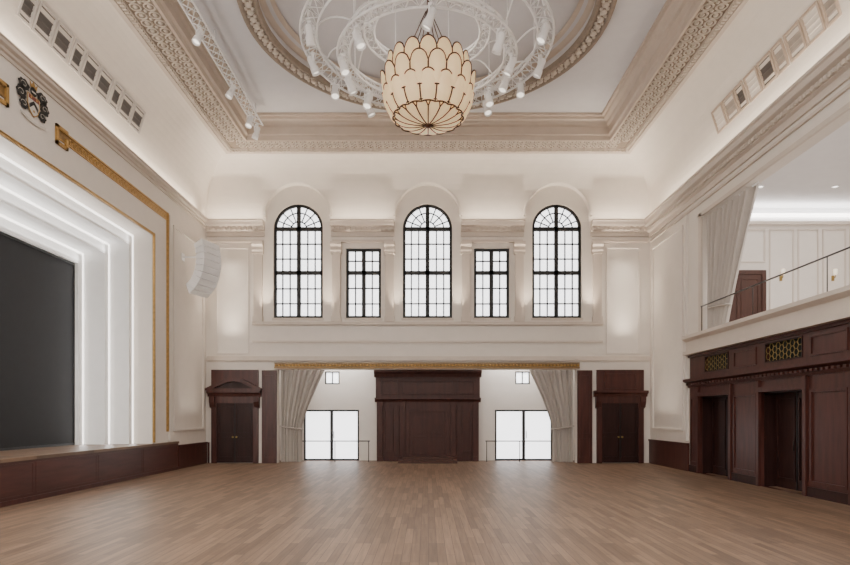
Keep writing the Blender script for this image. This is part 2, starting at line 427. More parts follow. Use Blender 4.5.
# central wood portal: full-width top stage, projecting middle section, panelled wings
r = thing('wood_portal', (.03,24.0,0), 'tall dark mahogany panelled portal between the two glazed doors', 'wood panelling')
Wp = Wl('B', 24.28)
X0 = .03
build(MB().wbox(Wp,X0-2.04,X0+2.04,0,2.5,0,.36).wbox(Wp,X0-2.08,X0+2.08,2.5,3.5,0,.4), 'body', WOODP, r)
build(MB().wbox(Wp,X0-1.12,X0+1.12,0,2.38,.36,.56), 'middle_section', WOODP, r)
def band(z, d, xs, nm, h=.18):
    m = MB()
    for a,b,e in xs: m.wprism(Wp,[(0,z),(d+e,z),(d+e+.03,z+h*.4),(d+e+.1,z+h*.65),(d+e+.1,z+h),(0,z+h)],X0+a,X0+b)
    build(m, nm, WOODP, r)
band(2.36, .38, ((-2.12,2.12,0),(-1.2,1.2,.2)), 'mid_cornice')
band(3.36, .42, ((-2.14,2.14,.06),), 'top_cornice', .28)
for x in (-2.0,-1.34,1.14,1.8):
    build(MB().wbox(Wp,X0+x,X0+x+.2,.2,2.25,.36,.44).wbox(Wp,X0+x-.02,X0+x+.22,0,.2,.36,.48).wbox(Wp,X0+x-.02,X0+x+.22,2.2,2.36,.36,.48), 'pilaster', WOODP, r)
for x in (-1.1,.9):
    build(MB().wbox(Wp,X0+x,X0+x+.2,.2,2.25,.56,.64).wbox(Wp,X0+x-.02,X0+x+.22,0,.2,.56,.68).wbox(Wp,X0+x-.02,X0+x+.22,2.2,2.36,.56,.68), 'pilaster', WOODP, r)
for a,b in ((-1.76,-1.38),(1.38,1.76)):
    build(MB().wframe(Wp,X0+a,X0+b,.35,2.1,.06,.36,.42), 'side_panel', WOODP, r)
build(MB().wframe(Wp,X0-.82,X0+.82,.15,2.1,.1,.56,.63), 'centre_frame', WOODP, r)
build(MB().wbox(Wp,X0-.72,X0+.72,.2,2.02,.56,.57).wframe(Wp,X0-.64,X0-.04,.3,1.0,.04,.57,.61).wframe(Wp,X0+.04,X0+.64,.3,1.0,.04,.57,.61).wframe(Wp,X0-.64,X0-.04,1.1,1.93,.04,.57,.61).wframe(Wp,X0+.04,X0+.64,1.1,1.93,.04,.57,.61), 'centre_panel', WOODP, r)
for a,b in ((-1.9,-1.2),(-1.05,1.05),(1.2,1.9)):
    build(MB().wframe(Wp,X0+a,X0+b,2.68,3.26,.07,.4,.46), 'frieze_panel', WOODP, r)
build(MB().box(-1.1,1.16,22.75,23.58,0,.11), 'step', WOODR, r)
build(MB().box(-.95,1.01,23.1,23.59,.11,.22), 'step', WOODR, r)

# curtains
def curtain(W, u_fix, sgn, prof, v0, v1, d0, lab, folds, tie, amp=.08):
    def fn(a, b):
        v = v0+(v1-v0)*b; w = prof(b); k = folds*2*PI*a
        return W.pt(u_fix+sgn*w*a, v, d0+amp*math.sin(k)*(.6+.4*b)+.02*math.sin(2.3*k+3*b))
    o = tag(build(MB().grid(fn, 110, 30), 'curtain', CURT), lab, 'curtain')
    b = (tie-v0)/(v1-v0); w = prof(b)
    pts = [W.pt(u_fix+sgn*w*.5*(1-math.cos(t))+sgn*(-.02+.04*(1-math.cos(t))/2), tie+.06*math.cos(t), d0+.13*math.sin(t)) for t in [2*PI*i/20 for i in range(20)]]
    build(MB().tube(pts,.03,8,True), 'tieback', CURT, o)
    us = [u_fix, u_fix+sgn*prof(1)]
    build(MB().tube([W.pt(us[0],v1,d0),W.pt(us[1]+sgn*.1,v1,d0)],.025,8), 'curtain_rail', WHITE, o)
def p1(b):     # widths for the alcove curtains: gathered, then falling straight
    return .84 if b < .36 else .84+ .95*((b-.36)/.64)**1.25
Wc = Wl('B', 23.42)
curtain(Wc,-5.72,1,p1,.02,3.75,0,'grey drape gathered at the left end of the wide opening',7,1.35)
curtain(Wc,5.72,-1,p1,.02,3.75,0,'grey drape gathered at the right end of the wide opening',7,1.35)
def p2(b): return 1.0+1.65*b**1.15
curtain(R_,18.55,-1,p2,4.42,7.99,-.18,'tall grey drape gathered beside the balcony opening, behind the handrail',8,5.1,.13)

# ------------------------------------------------------------------ wooden doors on the back wall
for s in (-1,1):
    u0,u1 = (-8.36,-6.38) if s < 0 else (6.42,8.4)
    c = (u0+u1)/2; DN[0] += 1
    o = struct(MB().wbox(B,c-.72,c+.72,.02,2.3,0,.05), 'door_%d' % DN[0], WOOD2)
    build(MB().wbox(B,c-.9,c-.7,0,3.58,0,.09).wbox(B,c+.7,c+.9,0,3.58,0,.09).wbox(B,c-.7,c+.7,2.3,3.58,0,.09), 'door_surround', WOOD, o)
    m = MB()
    for x in (-.66,.05):
        m.wframe(B,c+x,c+x+.6,.2,1.0,.05,.05,.08); m.wframe(B,c+x,c+x+.6,1.12,2.2,.05,.05,.08)
    build(m, 'leaf_panel', WOOD2, o)
    build(MB().wbox(B,c-.012,c+.012,.02,2.3,.05,.07), 'leaf_joint', FRAME, o)
    for x in (-.07,.07): build(MB().tube([B.pt(c+x,1.0,.05),B.pt(c+x,1.0,.12)],.035,10), 'door_knob', BRASS, o)
    build(MB().wprism(B,[(0,2.55),(.13,2.55),(.16,2.64),(.28,2.7),(.28,2.78),(0,2.78)],c-1.02,c+1.02), 'door_cornice', WOOD, o)
    for x in (-.95,.75): build(MB().wprism(B,[(0,2.1),(.12,2.15),(.2,2.35),(.22,2.55),(0,2.55)],c+x,c+x+.2), 'bracket', WOOD, o)
    if s < 0:
        tri = [(c-1.06,2.78),(c+1.06,2.78),(c+1.06,2.86),(c+.35,3.2),(c,3.26),(c-.35,3.2),(c-1.06,2.86)]
        inn = [(c-.76,2.86),(c+.76,2.86),(c+.28,3.08),(c,3.13),(c-.28,3.08)]
        build(MB().wplate(B, tri, [inn], .09, .3), 'pediment', WOOD, o)
        build(MB().wplate(B, inn, [], .09, .14), 'tympanum', WOOD2, o)
    else:
        build(MB().wframe(B,c-.62,c+.62,2.86,3.48,.06,.09,.13), 'overdoor_panel', WOOD, o)
for a in (-6.33,5.77):
    m = MB().wbox(B,a,a+.56,0,3.56,0,.1).wframe(B,a+.08,a+.48,1.1,3.4,.04,.1,.12).wframe(B,a+.08,a+.48,.2,.95,.04,.1,.12); trim(m, WOOD)

# ------------------------------------------------------------------ left wall: stage, screen, gilding, crest
st = thing('stage', (-8.6,11.8,0), 'low stage platform fronted in dark mahogany along the left wall', 'stage')
build(MB().wbox(L_,3.0,20.3,0,.88,-.0,.06), 'front_panel', WOODH, st)
for k in range(7):
    u = 3.1+2.45*k; build(MB().wframe(L_,u,u+2.38,.14,.82,.03,.06,.066), 'panel_bead', WOODH, st)
build(MB().wbox(L_,3.0,20.3,0,.1,.06,.08), 'plinth', WOOD, st)
build(MB().wbox(L_,3.0,20.3,.88,.95,-.0,.09).wbox(L_,5.5,18.5,.88,.95,-1.97,0), 'deck', FLOOR, st)
sc = tag(build(MB().wbox(L_,6.27,17.73,1.0,6.32,-2.03,-1.97), 'projection_screen', BLACK), 'large black screen filling the back of the stage', 'screen')
build(MB().wframe(L_,6.25,17.75,.95,6.34,.06,-1.97,-1.95), 'screen_border', FRAME, sc)
g = thing('gilded_frame', (-8.45,16.6,.98), 'gilded moulding framing the right side and top of the stage opening', 'moulding')
build(MB().wbox(L_,18.52,18.54,.98,7.48,0,.05).wbox(L_,18.58,18.61,.98,7.48,0,.05).wbox(L_,18.54,18.58,.98,7.46,0,.02), 'inner_upright', GOLD, g)
m = MB()
for k in range(52): m.blob((-8.47,18.56,1.05+.123*k), .025,.022,.045, 6, 4)
build(m, 'bead_ornament', GOLD, g)
build(MB().wbox(L_,8,18.61,7.42,7.44,0,.05).wbox(L_,8,18.61,7.46,7.48,0,.05), 'inner_head', GOLD, g)
build(MB().wbox(L_,19.5,19.53,1.3,8.45,0,.05).wbox(L_,19.57,19.6,1.3,8.45,0,.05).wbox(L_,19.53,19.57,1.3,8.43,0,.02), 'outer_upright', GOLD, g)
build(MB().wbox(L_,13.7,19.6,8.41,8.45,0,.04).wbox(L_,13.7,19.6,8.19,8.22,0,.03), 'outer_head', GOLD, g)
build(MB().wbox(L_,13.7,19.6,8.22,8.41,0,.01), 'head_ground', GOLD2, g)
m = MB()
m.wbox(L_,13.66,14.1,8.05,8.12,0,.05); m.wbox(L_,13.66,13.74,8.05,8.5,0,.05); m.wbox(L_,14.02,14.1,8.05,8.3,0,.05); m.wbox(L_,13.66,14.1,8.43,8.5,0,.05)
build(m, 'key_end', GOLD, g)
for k in range(32):
    u, v, s = 14.2+.165*k, 8.245, .14
    poly_ = [(u,v),(u+s,v),(u+s,v+.2*s),(u+.2*s,v+.2*s),(u+.2*s,v+.8*s),(u+.8*s,v+.8*s),(u+.8*s,v+.5*s),(u+.4*s,v+.5*s),(u+.4*s,v+.35*s),(u+s,v+.35*s),(u+s,v+s),(u,v+s)]
    build(MB().wplate(L_, poly_, [], .01, .024), 'key_motif', GOLD, g)
g2 = thing('gilded_frame', (-8.45,11.8,8.0), 'gilded key-pattern moulding left of the heraldic crest', 'moulding')
build(MB().wbox(L_,8,12.1,8.41,8.45,0,.04).wbox(L_,8,12.1,8.19,8.22,0,.03).wbox(L_,8,12.1,8.22,8.41,0,.01), 'head_moulding', GOLD2, g2)
build(MB().wbox(L_,12.02,12.1,8.05,8.5,0,.05).wbox(L_,11.66,12.1,8.05,8.12,0,.05).wbox(L_,11.66,11.74,8.05,8.3,0,.05).wbox(L_,11.66,12.1,8.43,8.5,0,.05), 'key_end', GOLD, g2)
# crest
cu_, cv_ = 12.87, 8.55
LC = Wl('L', -8.475)
cr_ = thing('heraldic_crest', (-8.46,cu_,8.08), 'painted coat of arms with near-black mantling high above the stage', 'crest')
def poly(f, n=40): return [f(2*PI*i/n) for i in range(n)]
for s in (-1,1):       # scrolling mantling, three leaves a side
    for k,(du,dv,ru,rv) in enumerate(((.3,.24,.17,.11),(.38,.04,.15,.13),(.3,-.16,.13,.11))):
        build(MB().wplate(LC, poly(lambda t: (cu_+s*(du+ru*(1+.1*math.sin(7*t+k))*math.cos(t)), cv_+dv+rv*(1+.1*math.cos(7*t))*math.sin(t)), 60), [], 0, .008), 'mantling', CHAR, cr_)
        build(MB().tube([LC.pt(cu_+s*(du+.1*math.cos(q_)*(1-q_/8)), cv_+dv+.075*math.sin(q_)*(1-q_/8), .009) for q_ in [i*.5 for i in range(12)]], .005, 5), 'mantling_scroll', RIB, cr_)
sh = [(cu_-.2,cv_+.14),(cu_+.2,cv_+.14),(cu_+.2,cv_-.08),(cu_+.14,cv_-.22),(cu_,cv_-.32),(cu_-.14,cv_-.22),(cu_-.2,cv_-.08)]
build(MB().wplate(LC, sh, [], .006, .012), 'shield_border', GOLD, cr_)
sh2 = [(cu_+(a-cu_)*.88, cv_-.06+(b-cv_+.06)*.9) for a,b in sh]
build(MB().wplate(LC, sh2, [], .012, .015), 'shield', RIB, cr_)
build(MB().wplate(LC, [(cu_-.165,cv_+.04),(cu_+.165,cv_+.04),(cu_+.165,cv_+.115),(cu_-.165,cv_+.115)], [], .015, .018), 'shield_chief', REDS, cr_)
build(MB().wplate(LC, [(cu_-.14,cv_-.17),(cu_,cv_-.05),(cu_+.14,cv_-.17),(cu_+.15,cv_-.08),(cu_,cv_+.03),(cu_-.15,cv_-.08)], [], .015, .018), 'chevron', CHAR, cr_)
for a,b in ((-.09,.078),(.09,.078),(0,-.19)): build(MB().wplate(LC, circle(cu_+a,cv_+b,.026,12), [], .018, .021), 'charge', GOLD, cr_)
build(MB().wplate(LC, poly(lambda t: (cu_+.1*math.cos(t), cv_+.23+.1*math.sin(t)), 20), [], .006, .014), 'helm', CHAR, cr_)
build(MB().wplate(LC, [(cu_-.07,cv_+.2),(cu_+.07,cv_+.2),(cu_+.07,cv_+.23),(cu_-.07,cv_+.23)], [], .014, .018), 'helm_visor', RIB, cr_)
build(MB().wplate(LC, [(cu_-.1,cv_+.3),(cu_+.1,cv_+.3),(cu_+.13,cv_+.43),(cu_+.06,cv_+.36),(cu_,cv_+.46),(cu_-.06,cv_+.36),(cu_-.13,cv_+.43)], [], .006, .014), 'crown', GOLD, cr_)
rb = [(cu_-.42+.84*i/12, cv_-.34-.07*math.sin(PI*i/12)) for i in range(13)]
build(MB().wplate(LC, rb+[(x,y-.05) for x,y in rb[::-1]], [], .006, .014), 'motto_ribbon', RIB, cr_)

# line array speaker
sp = thing('line_array_speaker', (-7.6,20.6,6.0), 'white curved line array loudspeaker on the wall right of the stage', 'loudspeaker')
z = 7.8
fdir = Vector((.95,-.31,0)).normalized(); side = Vector((.31,.95,0)).normalized()
c = Vector((-7.46,20.6,0))
angs = [-14,-8,-2,5,13,22,32,43,54]
for k,an in enumerate(angs):
    ang = math.radians(an)
    up = Vector((0,0,math.cos(ang)))+fdir*math.sin(ang); fw = fdir*math.cos(ang)-Vector((0,0,math.sin(ang)))
    p = c+Vector((0,0,z))
    hw = .46; h = .213; dp = .4
    A = [p+side*a*hw-fw*(dp if a2 else 0)-up*((h*.85 if a2 else h) if b2 == 0 else (h*.15 if a2 else 0)) for b2 in (0,1) for a,a2 in ((-1,0),(1,0),(.8,1),(-.8,1))]
    cbn = build(MB().hexa(A), 'cabinet', WHITE, sp)
    P = p+fw*.008; A2 = [P+side*a*hw*.95-fw*(.02 if dd else 0)-up*(.01 if b2 else h-.01) for b2 in (0,1) for a,dd in ((-1,0),(1,0),(1,1),(-1,1))]
    build(MB().hexa(A2), 'front_grille', GRILLE, cbn)
    if k < len(angs)-1:
        A3 = [p+side*a*hw*.9-fw*(dp*.9 if a2 else .03)-up*(h-.01 if b2 else h+.06) for b2 in (0,1) for a,a2 in ((-1,0),(1,0),(.8,1),(-.8,1))]
        build(MB().hexa(A3), 'rigging_joint', JOINT, cbn)
    step = .228
    c = c-fdir*step*math.sin(ang); z -= step*math.cos(ang)
build(MB().box(-8.49,-7.7,20.74,20.8,7.3,7.35).box(-8.49,-8.46,20.66,20.88,7.2,7.45), 'wall_bracket', WHITE, sp)

# ------------------------------------------------------------------ right wall: balcony
m = MB().wbox(R_,-3,19.6,3.78,3.9,0,.2).wbox(R_,-3,19.6,3.9,4.25,0,.1).wprism(R_,[(0,4.22),(.12,4.22),(.24,4.3),(.24,4.4),(-.3,4.4),(-.3,4.36),(0,4.36)],-3,19.6); trim(m, TRIM)
m = MB().wbox(R_,18.6,18.78,4.4,8.15,0,.06).wbox(R_,4,18.78,8.03,8.15,0,.06); trim(m, TRIM)
struct(MB().box(8.9,BX,-3,23,3.9,4.1), 'floor', CARPET)
wbal = struct(MB().box(BX,BX+.2,-3,23,3.9,9.8), 'wall_balcony', WALL)
struct(MB().box(8.62,BX+.2,-3,23,9.8,9.95).box(8.62,8.9,-3,23,9.27,9.8).box(8.9,BX+.2,23.0,23.3,9.27,9.8), 'ceiling', CEIL)
struct(MB().box(8.9,BX+.2,-3.2,-3,3.9,9.8), 'wall_balcony', WALL)
build(MB().box(8.95,BX-.05,22.96,22.98,9.45,9.6).box(8.95,BX-.05,22.85,22.96,9.4,9.46), 'cove_light_strip', COVELED, wbal)
m = MB()
for a,b in ((9.0,10.9),(13.15,14.1),(14.25,15.05),(15.2,16.1),(16.25,17.3)): m.wframe(B,a,b,4.9,9.0,.05,0,.035)
m.wframe(B,11.05,13.0,7.7,9.0,.05,0,.035)
m.wbox(B,8.95,BX,9.15,9.28,0,.08)
for y in range(8,22,2): m.wframe(Wl('R',BX),y+.1,y+1.9,4.9,8.7,.05,0,.03)
trim(m, TRIM)
DN[0] += 1
o = struct(MB().wbox(B,11.15,12.85,4.1,7.25,0,.05), 'door_%d' % DN[0], WOODR)
build(MB().wframe(B,11.0,13.0,4.1,7.4,.15,0,.09), 'door_surround', WOODR, o)
build(MB().wframe(B,11.25,11.95,4.4,7.1,.06,.05,.08).wframe(B,12.05,12.75,4.4,7.1,.06,.05,.08), 'leaf_panel', WOODR, o)
build(MB().tube([B.pt(12.08,5.15,.05),B.pt(12.08,5.15,.12)],.03,8), 'door_knob', BRASS, o)
rl = thing('balcony_railing', (8.5,11.5,4.4), 'slim dark handrail running along the front of the balcony', 'railing')
build(MB().tube([(8.5,4.1,5.2),(8.5,18.55,5.2)],.02,10), 'handrail', STEEL, rl)
for k in range(6):
    y = 18.5-2.9*k
    build(MB().tube([(8.5,y,4.4),(8.5,y,5.2)],.012,8), 'post', STEEL, rl)
# sconces
for x,lab in ((13.6,'small glowing wall sconce just right of the balcony door'),(15.6,'small glowing wall sconce farther right of the balcony door, on the end wall')):
    s = thing('wall_sconce', (x,22.9,6.9), lab, 'wall lamp')
    build(MB().wbox(B,x-.05,x+.05,7.0,7.2,.0,.03), 'back_plate', BRASS, s)
    build(MB().tube([B.pt(x,7.1,.03),B.pt(x,7.1,.15),B.pt(x,7.2,.15)],.015,6), 'arm', BRASS, s)
    build(MB().lathe([(.05,7.2),(.07,7.25),(.08,7.4),(.06,7.42)],x,22.85,14), 'shade', SHADE, s)
for x,y,lab in ((11.6,20.8,'recessed downlight in the balcony ceiling nearest the drape'),(14.2,20.8,'recessed downlight in the balcony ceiling nearest the end wall, right of the drape'),(11.2,18.2,'recessed downlight in the balcony ceiling, left of the middle row'),(13.4,18.2,'recessed downlight in the balcony ceiling, right of the middle row'),(11.6,15.5,'recessed downlight in the balcony ceiling nearest the viewer')):
    s = thing('downlight', (x,y,9.78), lab, 'ceiling lamp')
    build(MB().lathe([(.085,9.79),(.085,9.775),(.12,9.775),(.12,9.8)],x,y,18), 'trim_ring', WHITE, s)
    build(MB().lathe([(.001,9.785),(.085,9.785)],x,y,18), 'lens', COVELED, s)

# right wall: dark panelling with doorways
DO = [(16.95,18.85),(13.6,15.4),(10.2,12.0)]
GR = [(17.05,18.5),(13.68,15.2),(10.3,11.8)]
pn = MB().wplate(P_, rect(-3,19.55,0,3.78), [rect(a,b,.001,2.42) for a,b in DO]+[rect(a,b,3.15,3.65) for a,b in GR], -.078, .08)
tp = trim(pn, WOOD)
build(MB().wprism(P_,[(.08,2.72),(.12,2.72),(.16,2.8),(.16,2.86),(.3,2.92),(.3,3.0),(.08,3.0)],2,19.6), 'panelling_cornice', WOOD, tp)
m = MB()
for k in range(95):
    y = 19.5-.18*k; m.wbox(P_,y-.05,y+.05,2.8,2.86,.16,.22)
build(m, 'dentil_course', WOOD, tp)
build(MB().wbox(P_,2,19.6,3.7,3.78,.08,.14), 'top_rail', WOOD, tp)
m = MB()
for a,b in ((15.5,16.85),(12.1,13.5),(8.4,10.1)):
    m.wframe(P_,a+.1,b-.1,.3,2.4,.06,.08,.115); m.wframe(P_,a+.1,b-.1,3.15,3.62,.05,.08,.11)
m.wframe(P_,19.0,19.48,.3,2.4,.05,.08,.11)
build(m, 'wall_panel', WOOD, tp)
m = MB()
for a,b in DO:
    m.wbox(P_,a-.12,a,0,2.72,.08,.15); m.wbox(P_,b,b+.12,0,2.72,.08,.15); m.wbox(P_,a,b,2.42,2.55,.08,.15)
build(m, 'architrave', WOOD, tp)
build(MB().wbox(P_,15.52,16.83,0,.22,.08,.12).wbox(P_,12.12,13.48,0,.22,.08,.12).wbox(P_,18.97,19.55,0,.22,.08,.12), 'skirting', WOOD2, tp)
for a,b in DO:
    DN[0] += 1; c = (a+b)/2
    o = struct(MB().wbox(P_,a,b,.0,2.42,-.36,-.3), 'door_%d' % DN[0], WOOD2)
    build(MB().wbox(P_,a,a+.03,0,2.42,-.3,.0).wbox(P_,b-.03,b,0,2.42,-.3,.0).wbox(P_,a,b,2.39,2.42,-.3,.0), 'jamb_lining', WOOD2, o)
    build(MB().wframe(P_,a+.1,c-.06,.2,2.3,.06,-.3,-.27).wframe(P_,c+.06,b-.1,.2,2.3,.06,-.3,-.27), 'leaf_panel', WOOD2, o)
    build(MB().wbox(P_,c-.012,c+.012,0,2.42,-.3,-.28), 'leaf_joint', FRAME, o)
    build(MB().tube([P_.pt(c+.08,.95,-.25),P_.pt(c+.08,1.2,-.25)],.012,6).tube([P_.pt(c+.08,1.0,-.25),P_.pt(c+.08,1.0,-.3)],.01,6), 'handle', STEEL, o)
for (a,b),lab in zip(GR[:2],('brass lattice grille above the dark doorway nearest the back wall','brass lattice grille above the dark doorway nearest the viewer')):
    gq = thing('brass_grille', (8.65,(a+b)/2,3.15), lab, 'grille')
    build(MB().wframe(P_,a,b,3.15,3.65,.03,.06,.1), 'grille_frame', WOOD2, gq)
    m = MB(); rr = .088
    nx = int((b-a-.12)/(1.5*rr)); dz = rr*math.sqrt(3)
    for i in range(nx):
        for j in range(3):
            cx = a+.12+i*(b-a-.24)/(nx-1); cz = 3.23+j*dz+(dz/2 if i%2 else 0)
            if cz+.06 > 3.66: continue
            m.tube([P_.pt(cx+rr*math.cos(t), cz+rr*math.sin(t), .075) for t in [2*PI*q/6 for q in range(6)]], .008, 5, True)
    build(m, 'lattice', BRASS, gq)
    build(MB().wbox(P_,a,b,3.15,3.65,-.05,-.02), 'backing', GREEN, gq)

# ------------------------------------------------------------------ cove vents
def vproto(name, w, h, fm, pm, label, gp):
    r = thing(name, (0,0,0), label, 'vent', gp)
    q = Wl('L', 0)
    build(MB().wframe(q,-w/2,w/2,-h/2,h/2,.05,-.02,.045), 'vent_frame', fm, r)
    build(MB().wbox(q,-w/2+.03,w/2-.03,-h/2+.03,h/2-.03,-.03,.004), 'vent_panel', pm, r)
    for k in range(5):
        z = -h/2+.08+(h-.16)*k/4; build(MB().wbox(q,-w/2+.05,w/2-.05,z-.012,z+.012,.004,.02), 'louvre', pm, r)
    return r
ORD = ['first','second','third','fourth','fifth','sixth','seventh','eighth','ninth']
tau = .5; ins = 1.2*(1-math.sqrt(1-tau*tau)); zz = 9.27+2.17*tau; tilt = math.atan2(1.2*tau/math.sqrt(1-tau*tau), 2.17)
wid = [.58,.58,.42,.58,.58,.42,.58,.58,.42]
for side_ in (-1,1):
    y = 17.45
    for k in range(9):
        w = wid[k]; y -= w/2
        lab = ('grey louvred vent in the left cove above the stage, %s from the back wall' if side_ < 0 else 'beige framed vent in the right cove above the balcony, %s from the back wall') % ORD[k]
        r = vproto('vent_grille', w, .66, VFRAME if side_ < 0 else VTAN, VENT if side_ < 0 else (DARKV if k in (2,4) else MIDV if k in (1,5,6,8) else COVE), lab, 'vents in the left cove' if side_ < 0 else 'vents in the right cove')
        if side_ < 0: r.location = (-8.5+ins, y, zz); r.rotation_euler = (0, tilt, 0)
        else: r.location = (8.58-ins, y, zz); r.rotation_euler = (Matrix.Rotation(PI,4,'Z') @ Matrix.Rotation(tilt,4,'Y')).to_euler()
        y -= w/2+(.05 if k%3 != 2 else .08)

# ------------------------------------------------------------------ chandelier
CX, CY = .03, 15.5
ch = thing('chandelier', (CX,CY,9.26), 'tiered cream glass petal chandelier with bronze rims, hanging from the dome', 'chandelier')
def petal(a0, ha, prof, bulge, rt, rb_, rim, N=8, V=12):
    def rz(v):
        x = min(max(v,0),1)*(len(prof)-1); i = min(int(x), len(prof)-2); f = x-i
        return prof[i][0]*(1-f)+prof[i+1][0]*f, prof[i][1]*(1-f)+prof[i+1][1]*f
    def arc(u): return 1-math.sqrt(max(0,1-u*u*.985))
    def fn(a, b):
        u = 2*a-1; lo = rb_*arc(u); hi = 1-rt*arc(u); v = lo+(hi-lo)*b
        r, z = rz(v); r += bulge*(1-u*u)
        t = a0+u*ha
        return Vector((CX+r*math.cos(t), CY+r*math.sin(t), z))
    o = build(MB().grid(fn, N, V), 'petal', LAMPGLOW, ch, recalc=False)
    path = [fn(0,j/V) for j in range(V+1)]+[fn(i/N,1) for i in range(1,N)]+[fn(1,1-j/V) for j in range(V+1)]+[fn(1-i/N,0) for i in range(1,N)]
    build(MB().tube(path,rim,5,True), 'petal_rim', BRONZE, o)
tiers = [      # overlapping rows of rounded petals; each row stands in front of the foot of the row above
 ([(1.02,10.22),(1.06,10.45),(1.06,10.75),(1.0,11.02)], .06, .3, .0, 0, 16, .019),
 ([(1.02,9.84),(1.11,10.06),(1.15,10.3),(1.17,10.6)], .06, .28, .0, .5, 16, .019),
 ([(.86,9.52),(.99,9.68),(1.08,9.88),(1.13,10.16)], .06, .28, .0, 0, 16, .019),
 ([(.07,9.34),(.3,9.345),(.54,9.38),(.74,9.45),(.88,9.56)], .03, .24, 0, .5, 16, .016)]
for prof, bl, rt, rb_, ph, NP, rim in tiers:
    for k in range(NP): petal(2*PI*(k+ph)/NP, PI/NP*.98, prof, bl, rt, rb_, rim)
build(MB().lathe([(.001,9.27),(.06,9.29),(.1,9.34),(.001,9.36)],CX,CY,20), 'finial', BRONZE, ch)
build(MB().lathe([(.001,10.5),(.9,10.5),(.95,10.54),(.9,10.58),(.001,10.6)],CX,CY,32), 'inner_plate', BRONZE, ch)
build(MB().lathe([(.001,9.6),(.86,9.6),(.86,9.64),(.001,9.64)],CX,CY,32), 'inner_plate', LAMPGLOW, ch)
build(MB().tube([(CX,CY,9.34),(CX,CY,13.7)],.035,10), 'suspension_rod', BRONZE, ch)
for k in range(6):
    a = 2*PI*k/6; build(MB().tube([(CX+.85*math.cos(a),CY+.85*math.sin(a),10.56),(CX+.06*math.cos(a),CY+.06*math.sin(a),12.3)],.012,5), 'suspension_wire', BRONZE, ch)

# ------------------------------------------------------------------ circular lighting trusses
def domez(r): return 12.62+1.1*(1-(r/4.05)**2)
def circ(R,z,n=60): return [(R*math.cos(2*PI*i/n), 15.5+R*math.sin(2*PI*i/n), z) for i in range(n)]
def ring_truss(R, w, z, h, lab, n, ph):
    tr = thing('ring_truss', (0,15.5,z), lab, 'lighting truss')
    build(MB().tube(circ(R-w,z),.032,6,True), 'inner_chord', WHITE, tr)
    build(MB().tube(circ(R+w,z),.032,6,True), 'outer_chord', WHITE, tr)
    build(MB().tube(circ(R,z+h),.032,6,True), 'top_chord', WHITE, tr)
    m = MB()
    def cp(R_q,zq,k): a = 2*PI*k/n; return (R_q*math.cos(a), 15.5+R_q*math.sin(a), zq)
    for k in range(n):
        m.tube([cp(R-w,z,k),cp(R,z+h,k+.5),cp(R-w,z,k+1)],.016,5); m.tube([cp(R+w,z,k),cp(R,z+h,k+.5),cp(R+w,z,k+1)],.016,5); m.tube([cp(R-w,z,k),cp(R+w,z,k+.5),cp(R-w,z,k+1)],.016,5)
    build(m, 'lacing', WHITE, tr)
    for k in range(6):
        a = 2*PI*(k+ph)/6; x,y = R*math.cos(a), 15.5+R*math.sin(a)
        build(MB().tube([(x,y,z+h),(x,y,domez(R)+.02)],.014,5), 'hanger_cable', WHITE, tr)
    return tr
OZ, IZ, UZ = 11.4, 11.05, 11.7
O, I, U = 3.02, 2.15, 1.5
tr = ring_truss(O,.2,OZ,.36,'large white circular lighting truss, outermost of the three around the chandelier',46,.25)
ti = ring_truss(I,.15,IZ,.27,'middle white circular lighting truss, hanging lowest around the chandelier',38,.6)
tu = ring_truss(U,.13,UZ,.24,'smallest white circular lighting truss, just above the chandelier',28,.1)
for k in range(12):       # bowed tubes linking the rings
    a = 2*PI*(k+.5)/12; a2 = a+.3
    P = lambda R,z,an: Vector((R*math.cos(an),15.5+R*math.sin(an),z))
    p0, p1_, p2_ = P(O-.2,OZ+.02,a), P(2.6,IZ+.6,a+.12), P(I,IZ+.27,a2)
    build(MB().tube([p0*(1-t)**2+p1_*2*t*(1-t)+p2_*t*t for t in [i/6 for i in range(7)]],.022,6), 'spoke', WHITE, ti)
    p0, p1_, p2_ = P(I,IZ+.27,a2), P(1.9,UZ+.2,a2+.1), P(U+.12,UZ,a2+.25)
    build(MB().tube([p0*(1-t)**2+p1_*2*t*(1-t)+p2_*t*t for t in [i/6 for i in range(7)]],.02,6), 'spoke', WHITE, ti)
lt = thing('straight_truss', (-5.68,15.6,11.55), 'white straight lighting truss along the left edge of the ceiling', 'lighting truss')
for x,z in ((-5.84,11.58),(-5.52,11.58),(-5.68,11.86)): build(MB().tube([(x,11,z),(x,20.1,z)],.03,6), 'chord', WHITE, lt)
m = MB()
for k in range(26):
    y = 11+.35*k
    m.tube([(-5.84,y,11.58),(-5.68,y+.175,11.86),(-5.84,y+.35,11.58)],.015,5); m.tube([(-5.52,y,11.58),(-5.68,y+.175,11.86),(-5.52,y+.35,11.58)],.015,5); m.tube([(-5.84,y,11.58),(-5.52,y+.35,11.58)],.015,5)
build(m, 'lacing', WHITE, lt)
for y in (12,16,19.8): build(MB().tube([(-5.68,y,11.86),(-5.68,y,12.15)],.015,6), 'hanger_rod', WHITE, lt)

